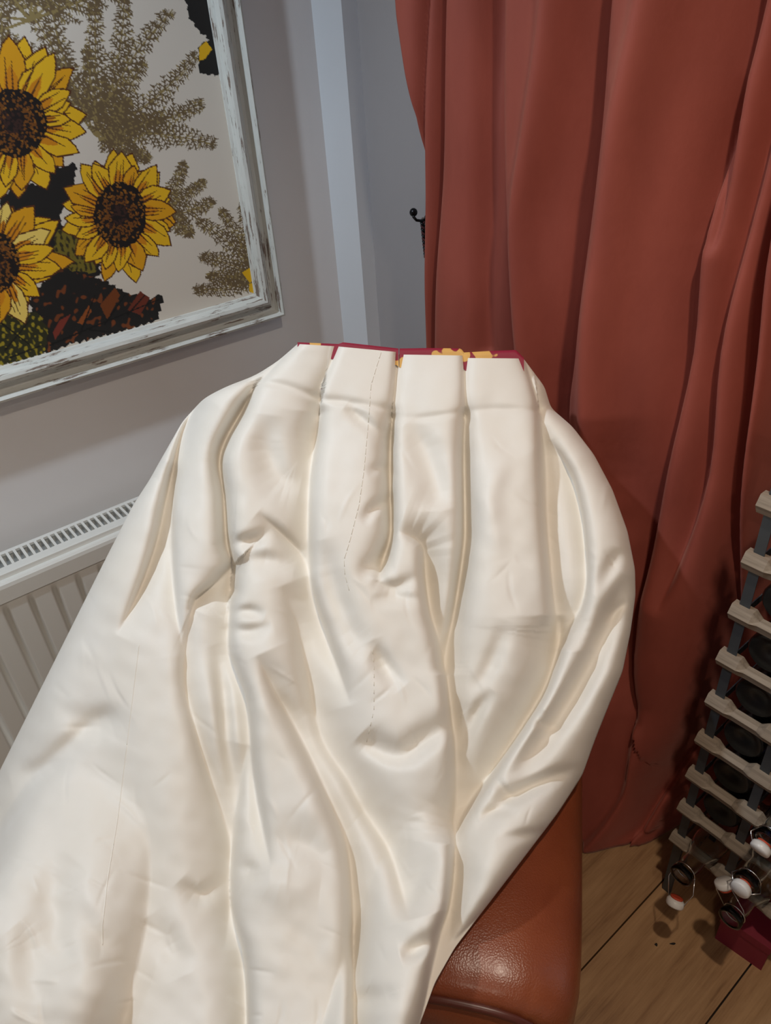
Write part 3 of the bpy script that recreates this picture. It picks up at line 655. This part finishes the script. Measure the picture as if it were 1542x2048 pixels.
# red and gold lining standing above the cut edge of the waist
def interp_row(px):
    y = np.interp((px - 595) / 452.0, [p[0] for p in TOP], [p[1] for p in TOP]); return y
segs = [([595, 677], [684.5, 688]), ([677, 686, 797], [688, 684.5, 697]), ([799, 860, 922, 928], [697, 696, 697, 705]), ([928, 980, 1032, 1048], [705, 702, 700, 716])]
for xs_, ys_ in segs:
    px = np.linspace(xs_[0], xs_[-1], 30); ty = np.interp(px, xs_, ys_); by = interp_row(px) + 26
    dd = smooth_interp(by, DC) + 0.012
    rows = [at_depth(px, ty + (by - ty) * t, dd + 0.002 - 0.001 * t) for t in np.linspace(0, 1, 6)]
    back = [at_depth(px, ty + (by - ty) * t, dd + 0.006) for t in np.linspace(1, 0, 6)]
    mesh_obj('waist_lining', grid_mesh('waist_lining', np.stack(back + rows) - skirt_o), M_lining, skirt, True)
def surf(px, py, lift=0.0012):
    px = np.asarray(px, float); py = np.asarray(py, float)
    # nearest surface sample
    out = []
    for x, y in zip(px, py):
        j = NC // 2
        for _ in range(3):
            i = int(np.clip(np.searchsorted(PY[:, j], y) - 1, 0, NR - 2)); fy = np.clip((y - PY[i, j]) / (PY[i + 1, j] - PY[i, j]), 0, 1)
            rx_ = PX[i] * (1 - fy) + PX[i + 1] * fy; j = int(np.clip(np.searchsorted(rx_, x) - 1, 0, NC - 2))
        fx = np.clip((x - rx_[j]) / (rx_[j + 1] - rx_[j]), 0, 1)
        d_ = (D[i, j] * (1 - fx) + D[i, j + 1] * fx) * (1 - fy) + (D[i + 1, j] * (1 - fx) + D[i + 1, j + 1] * fx) * fy
        out.append(at_depth(x, y, np.array(d_ - lift)))
    return np.array(out)
def seam(pts, name, mat, dash, gap, rad_=0.0006, lift=0.0006):
    p = np.array(pts, float); yy = np.arange(p[0, 1], p[-1, 1], 4.0); xx = np.interp(yy, p[:, 1], p[:, 0])
    q = surf(xx, yy, lift) - skirt_o; bm = bmesh.new(); i = 0
    while i + dash < len(q): add_tube(bm, [tuple(v) for v in q[i:i + dash + 1]], rad_, 5); i += dash + gap
    from_bm(name, bm, mat, skirt, True)
seam([(762, 705), (742, 770), (738, 830), (728, 940), (718, 1010), (700, 1080), (688, 1120), (690, 1150), (702, 1195)], 'seam', M_thread, 3, 1, 0.0005, 0.0001)
seam([(745, 1300), (748, 1340), (748, 1420), (730, 1500)], 'seam', M_thread, 2, 2, 0.0005, 0.0)
seam([(278, 1290), (262, 1420), (245, 1560), (235, 1640), (215, 1760), (205, 1850), (205, 2040)], 'seam', M_satin, 50, 0, 0.0007, 0.0)
seam([(796, 712), (794, 740), (790, 775)], 'red_stitching', M_redthread, 1, 1, 0.0007, -0.003)
seam([(650, 752), (645, 768), (643, 790)], 'red_stitching', M_redthread, 1, 1, 0.0007, -0.002)

# ------------------------------------------------------------------ curtain
cu = []
ZT = 2.42
nzc, nxc = 300, 520
YC = 1.035
def cpx(pts):
    p = np.array([q[:2] for q in pts], float); w_ = on_y(p[:, 0], p[:, 1], YC)
    return [(a[0], a[2], q[2] if len(q) > 2 else 1.0) for a, q in zip(w_, pts)]
zs = np.linspace(0.004, ZT, nzc)[::-1]
le = cpx([(806, -150), (812, -40), (817, 30), (832, 140), (846, 230), (851, 300), (852, 430), (852, 560), (850, 700), (850, 1000)])
left_x = np.interp(zs, [p[1] for p in le][::-1], [p[0] for p in le][::-1])
X = left_x[:, None] + (0.32 - left_x)[:, None] * (np.linspace(0, 1, nxc) ** 1.0)[None, :]
Z = np.repeat(zs[:, None], nxc, 1)
cu = []
def cc(pts, A, wl, wr, kind='e'): cu.append((cpx(pts), A, wr, wl, kind))   # points run top to bottom: left/right swap since z points up
cc([(870, -300), (858, 0), (853, 330), (851, 700), (852, 1000)], 0.022, 0.010, 0.006)
cc([(890, -300), (885, 0), (881, 350), (869, 700), (866, 1000)], 0.036, 0.014, 0.010)
cc([(1000, -300), (1000, 0), (1002, 300), (1010, 520), (1018, 700), (1025, 1000)], 0.050, 0.060, 0.012)
cc([(975, -300), (970, 0), (966, 350), (968, 700)], 0.016, 0.020, 0.020, 'g')
cc([(1340, -900), (1240, -300), (1203, 0), (1180, 300), (1160, 480), (1137, 700), (1123, 820), (1128, 1000)], 0.060, 0.050, 0.013)
cc([(1130, -200), (1122, 0), (1090, 250), (1062, 430), (1062, 600), (1070, 800)], -0.026, 0.024, 0.030, 'g')
cc([(1340, -200), (1318, 0), (1262, 250), (1228, 480), (1205, 700), (1190, 1000)], -0.030, 0.030, 0.036, 'g')
cc([(1700, -900), (1520, -300), (1467, 0), (1420, 230), (1362, 480), (1340, 720), (1302, 960), (1278, 1120), (1262, 1300, 0.7), (1290, 1420, 0.3)], 0.064, 0.070, 0.012)
cc([(1440, 160, 0), (1418, 330), (1398, 480, 0.6), (1388, 520, 0)], 0.022, 0.014, 0.008)
cc([(1850, -900), (1620, -300), (1545, 0), (1492, 250), (1440, 500), (1402, 720), (1382, 960), (1346, 1130, 0.6), (1322, 1220, 0)], 0.055, 0.040, 0.012)
cc([(1960, -900), (1790, -500), (1660, -200), (1575, 150), (1506, 480), (1478, 720), (1450, 960), (1422, 1190), (1399, 1380), (1368, 1490), (1330, 1560), (1300, 1640, 0.5)], 0.085, 0.030, 0.012)
cc([(2010, -900), (1850, -500), (1700, 0), (1600, 400), (1540, 720), (1510, 960), (1468, 1180), (1442, 1320), (1412, 1500), (1352, 1600)], 0.085, 0.012, 0.05)
cc([(1225, 830, 0), (1215, 960), (1230, 1100, 0)], 0.02, 0.05, 0.05, 'g')
cc([(1298, 1400, 0), (1300, 1500), (1288, 1570), (1250, 1625), (1180, 1665, 0)], -0.028, 0.014, 0.03, 'g')
cc([(1165, 1672), (1215, 1690), (1262, 1683), (1310, 1655)], 0.016, 0.010, 0.010, 'g')
cc([(1165, 1692), (1230, 1700), (1290, 1686)], -0.012, 0.008, 0.008, 'g')
for k in range(14): cc([(1530 + 60 * k, -300), (1490 + 60 * k, 300), (1440 + 60 * k, 1000), (1400 + 60 * k, 1700)], 0.0 if k < 4 else 0.03, 0.03, 0.015)
Yc = YC - 0.03 + crease_field(X, Z, cu) * 1.35
# flare of the hem into the room, and the part behind the rack pressed back to the wall
low = np.clip(1 - Z / 0.55, 0, 1) ** 1.3
Yc -= 0.115 * low * np.exp(-((X + 0.58) / 0.14) ** 2)
t = np.clip((X + 0.455) / 0.06, 0, 1); t = t * t * (3 - 2 * t)
Yc = Yc * (1 - t) + (1.178 + 0.4 * (Yc - 1.05)) * t
Yc = np.minimum(Yc, YW - 0.012)
Yc = np.where(X > -0.40, np.maximum(Yc, 1.165), Yc)
Yc += 0.0022 * smooth_noise(X, Z * 0.5, 0.16, 6)
PC = np.stack([X, Yc, Z], -1)
co = np.array([-0.5, YC, 0])
me = grid_mesh('velvet_curtain', PC - co)
cur = mesh_obj('velvet_curtain', me, M_velvet, None, True); cur.location = co
sl = cur.modifiers.new('thick', 'SOLIDIFY'); sl.thickness = 0.003; sl.offset = -1
tag(cur, 'floor-length terracotta velvet curtain hanging in deep folds beside the wall corner', 'curtain')
# curtain tie-back hook with a hanging cord on the wall
hp = on_y(np.array(846.0), np.array(436.0), YW)
hp = hp + np.array([0.018, 0, 0])
hk = empty('tieback_hook', (hp[0], YW, hp[2])); hk.scale = (0.75, 0.75, 0.75); tag(hk, 'small black metal tie-back hook at the curtain edge', 'hook')
bm = bmesh.new(); add_lathe(bm, [(0.014, 0), (0.014, 0.004), (0.006, 0.006)], 16, Matrix.Rotation(math.pi / 2, 4, 'X')); from_bm('wall_plate', bm, M_hook, hk, True)
bm = bmesh.new(); add_tube(bm, [(0, -0.004, 0), (0, -0.03, 0), (-0.004, -0.045, 0.004), (-0.012, -0.05, 0.014), (-0.016, -0.046, 0.022)], 0.0045, 8); from_bm('hook_arm', bm, M_hook, hk, True)
bm = bmesh.new(); bmesh.ops.create_uvsphere(bm, u_segments=12, v_segments=8, radius=0.013, matrix=Matrix.Translation((-0.017, -0.045, 0.026))); from_bm('knob', bm, M_hook, hk, True)
cd = empty('tieback_rope', (hp[0], YW - 0.018, hp[2])); cd.scale = (0.8, 0.8, 0.8); tag(cd, 'dark twisted tie-back rope hanging from the wall hook', 'rope')
for ph_ in (0, math.pi):
    bm = bmesh.new(); add_tube(bm, [(0.012 * k / 40 + 0.004 * math.cos(k * 0.9 + ph_), 0.004 * math.sin(k * 0.9 + ph_), -0.004 - 0.10 * k / 40) for k in range(41)], 0.0038, 6)
    from_bm('strand', bm, M_cord if ph_ == 0 else M_hook, cd, True)

# ------------------------------------------------------------------ wine rack
RX, RYF, RYB = -0.350, 0.945, 1.135
rack = empty('wine_rack', (RX, RYF, 0)); tag(rack, 'pine and galvanised steel wine rack standing against the curtain', 'wine rack')
DZ, Z0, CP, NCOL, NLV = 0.1014, 0.185, 0.1014, 5, 10
def rail_mesh():
    bm = bmesh.new(); h = 0.0155
    sec = lambda s, top: [(-h * s, 0), (-h * s * 0.45, h * top), (h * s * 0.45, h * top), (h * s, 0), (h * s * 0.45, -h), (-h * s * 0.45, -h)]
    xs_ = []
    for c in range(NCOL):
        x = c * CP; xs_ += [(x - 0.017, 1, 1.0), (x + 0.017, 1, 1.0)]
        if c < NCOL - 1: xs_ += [(x + 0.029, 0.72, 0.35), (x + CP - 0.029, 0.72, 0.35)]
    rings = [[bm.verts.new((x, a, b)) for a, b in sec(s, tp)] for x, s, tp in xs_]
    for A, B in zip(rings, rings[1:]):
        for j in range(6): bm.faces.new((A[j], A[(j + 1) % 6], B[(j + 1) % 6], B[j]))
    f1 = bm.faces.new(rings[0][::-1]); f2 = bm.faces.new(rings[-1])
    bmesh.ops.recalc_face_normals(bm, faces=bm.faces)
    f1.material_index = 1; f2.material_index = 1
    me = bpy.data.meshes.new('rail'); bm.to_mesh(me); bm.free(); me.materials.append(M_pine); me.materials.append(M_end); return me
RM = rail_mesh()
bm = bmesh.new(); add_box(bm, (-0.0008, -0.009, 0), (0.0008, 0.009, DZ)); me_v = bpy.data.meshes.new('upright_strip')
for v in bm.verts: v.co = Vector((v.co.y * 0.9, v.co.x, v.co.z))
bm.to_mesh(me_v); bm.free(); me_v.materials.append(M_galv)
bm = bmesh.new(); add_box(bm, (-0.0008, 0, -0.008), (0.0008, RYB - RYF, 0.008)); me_s = bpy.data.meshes.new('side_strip'); bm.to_mesh(me_s); bm.free(); me_s.materials.append(M_galv)
for lv in range(NLV):
    z = Z0 + lv * DZ
    for y in (0, RYB - RYF):
        o = mesh_obj('rail', RM, None, rack); o.location = (0, y, z)
    for c in range(NCOL):
        o = mesh_obj('side_strip', me_s, None, rack); o.location = (c * CP, 0, z)
        if lv < NLV - 1:
            for y in (-0.0005, RYB - RYF + 0.0005):
                o = mesh_obj('upright_strip', me_v, None, rack); o.location = (c * CP, y, z)
for c in (0, NCOL - 1):
    for y in (0, RYB - RYF): box('foot', (c * CP - 0.009, y - 0.004, 0), (c * CP + 0.009, y + 0.004, Z0 - 0.01), M_galv, rack)

# ------------------------------------------------------------------ clutter at the foot of the rack
def frame_from(p, q):
    z = (Vector(q) - Vector(p)).normalized(); x = z.orthogonal().normalized()
    x = (Vector((1, 0, 0)) - z * z.x).normalized(); y = z.cross(x)
    m = Matrix((x, y, z)).transposed().to_4x4(); m.translation = Vector(p); return m
def swing_bottle(base, mouth, R, label, cap_off, sealed=False, blue=False):
    L = (Vector(mouth) - Vector(base)).length; t = empty('swing_top_bottle'); t.matrix_world = frame_from(base, mouth); tag(t, label, 'bottle', 'clear glass bottles at the foot of the rack')
    prof_ = [(0.001, 0.004), (R * 0.8, 0.0), (R, 0.006), (R, L * 0.58), (R * 0.9, L * 0.66), (R * 0.55, L * 0.78), (0.0190, L * 0.86), (0.0180, L * 0.95), (0.0210, L * 0.96), (0.0210, L), (0.0155, L), (0.0155, L * 0.86), (R * 0.5, L * 0.77), (R * 0.92 - 0.002, L * 0.64), (R - 0.0025, L * 0.57), (R - 0.0025, 0.008), (0.001, 0.009)]
    bm = bmesh.new(); add_lathe(bm, prof_, 28); from_bm('glass_body', bm, M_glass, t, True)
    if blue:
        bm = bmesh.new(); add_lathe(bm, [(R + 0.0006, L * 0.12), (R + 0.0012, L * 0.12), (R + 0.0012, L * 0.5), (R + 0.0006, L * 0.5)], 28); from_bm('wrap_label', bm, M_blue, t, True)
    # wire bail with its ceramic stopper
    c = Vector(cap_off); a = Vector((0.0198, 0, L * 0.93)); b = Vector((-0.0198, 0, L * 0.93)); d = (c - Vector((0, 0, L * 0.93)))
    bm = bmesh.new(); add_tube(bm, [a, a + d * 0.45 + Vector((0.006, 0, 0)), c + Vector((0.014, 0, 0))], 0.0011, 6); add_tube(bm, [b, b + d * 0.45 - Vector((0.006, 0, 0)), c - Vector((0.014, 0, 0))], 0.0011, 6)
    add_tube(bm, [(0.0195 * math.cos(k * math.pi / 8), 0.0195 * math.sin(k * math.pi / 8), L * 0.93) for k in range(16)], 0.0011, 6, True); from_bm('wire_bail', bm, M_wire, t, True)
    nrm = d.normalized(); m = frame_from(c - nrm * 0.004, c + nrm)
    bm = bmesh.new(); add_lathe(bm, [(0.011, -0.006), (0.0155, -0.002), (0.0165, 0.0), (0.0165, 0.007), (0.015, 0.0095), (0.001, 0.010)], 20, m); st = from_bm('stopper', bm, M_cap, t, True)
    bm = bmesh.new(); add_lathe(bm, [(0.007, -0.0085), (0.0115, -0.0085), (0.0115, -0.0055), (0.007, -0.0055)], 20, m); from_bm('seal', bm, M_rubber, st, True)
    return t
def fz(px, py, z): return Vector(on_z(np.array(float(px)), np.array(float(py)), z))
def cell(c, lv, y, R): return Vector((RX + CP * (c + 0.5), y, Z0 + lv * DZ + 0.0062 + R))
m1 = cell(0, 0, 0.855, 0.031); swing_bottle(m1 + Vector((0, 0.24, 0.0)), m1, 0.031, 'clear swing-top bottle nearest the curtain, stopper hanging down by its wire', (0.012, -0.050, 0.262))
m2 = cell(1, 1, 0.862, 0.031); swing_bottle(m2 + Vector((0, 0.235, 0.0)), m2, 0.031, 'clear swing-top bottle with large white stopper, one row above the open bottle', (0.0, 0.0, 0.247))
m3 = cell(1, 0, 0.850, 0.031); swing_bottle(m3 + Vector((0, 0.24, 0.0)), m3, 0.031, 'open clear bottle above the crimson box, mouth towards the room', (-0.034, 0.044, 0.215))
m4 = cell(1, 2, 0.885, 0.032); swing_bottle(m4 + Vector((0, 0.215, 0.0)), m4, 0.032, 'clear bottle with a bright blue wrap label at the right edge', (0.0, -0.01, 0.225), blue=True)
M_dark = new_mat('dark_bottle_glass', (0.008, 0.009, 0.009, 1), 0.3)
def wine_bottle_mesh():
    R, L = 0.036, 0.20; bm = bmesh.new()
    add_lathe(bm, [(0.012, 0.012), (R * 0.85, 0.0), (R, 0.006), (R, L * 0.62), (R * 0.8, L * 0.69), (0.0145, L * 0.77), (0.0140, L * 0.93), (0.0155, L * 0.935), (0.0155, L * 0.97), (0.013, L)], 24)
    bmesh.ops.recalc_face_normals(bm, faces=bm.faces); me = bpy.data.meshes.new('dark_bottle'); bm.to_mesh(me); bm.free(); me.materials.append(M_dark); return me
WB = wine_bottle_mesh(); WB.polygons.foreach_set('use_smooth', [True] * len(WB.polygons))
ROWS = ('lowest', 'second', 'third', 'fourth', 'fifth', 'sixth', 'seventh', 'eighth', 'ninth')
for c, lv in ((0, 1), (0, 2), (0, 3), (1, 3), (0, 4), (1, 4), (0, 5), (0, 6), (1, 5)):
    o = mesh_obj('dark_bottle', WB, None); p = cell(c, lv, 0.953, 0.036); o.matrix_world = frame_from(p, p + Vector((0, 0.2, 0)))
    tag(o, 'dark glass bottle lying in the %s rack row from the bottom, %s column' % (ROWS[lv], ('left-end', 'second')[c]), 'bottle', 'dark bottles in the rack')
bc = fz(1484, 1866, 0.0)
bxo = empty('crimson_box', (bc.x + 0.01, bc.y + 0.0, 0), 0.12); tag(bxo, 'small crimson red card box on the floor in front of the rack', 'box')
box('carton', (-0.046, -0.045, 0), (0.046, 0.045, 0.075), M_box, bxo, 0.003); box('lid', (-0.048, -0.047, 0.066), (0.048, 0.047, 0.086), M_box, bxo, 0.003)
for i, (px, py, s_) in enumerate(((1312, 1890, 0.003), (1345, 1888, 0.002))):
    p = fz(px, py, 0); bm = bmesh.new(); bmesh.ops.create_icosphere(bm, subdivisions=2, radius=s_)
    for v in bm.verts: v.co = Vector((v.co.x * (1 if i == 0 else 3.2) * (1 + 0.2 * math.sin(v.co.y * 900)), v.co.y * (1 + 0.3 * math.sin(v.co.x * 800)), max(v.co.z * 0.7, -s_ * 0.5) + s_ * 0.5))
    o = from_bm('floor_crumb', bm, M_crumb, None, True); o.location = p; o.rotation_euler = (0, 0, 0.9)
    tag(o, ('tiny round black crumb on the oak floor', 'thin dark splinter on the oak floor near the bottles')[i], 'crumb')
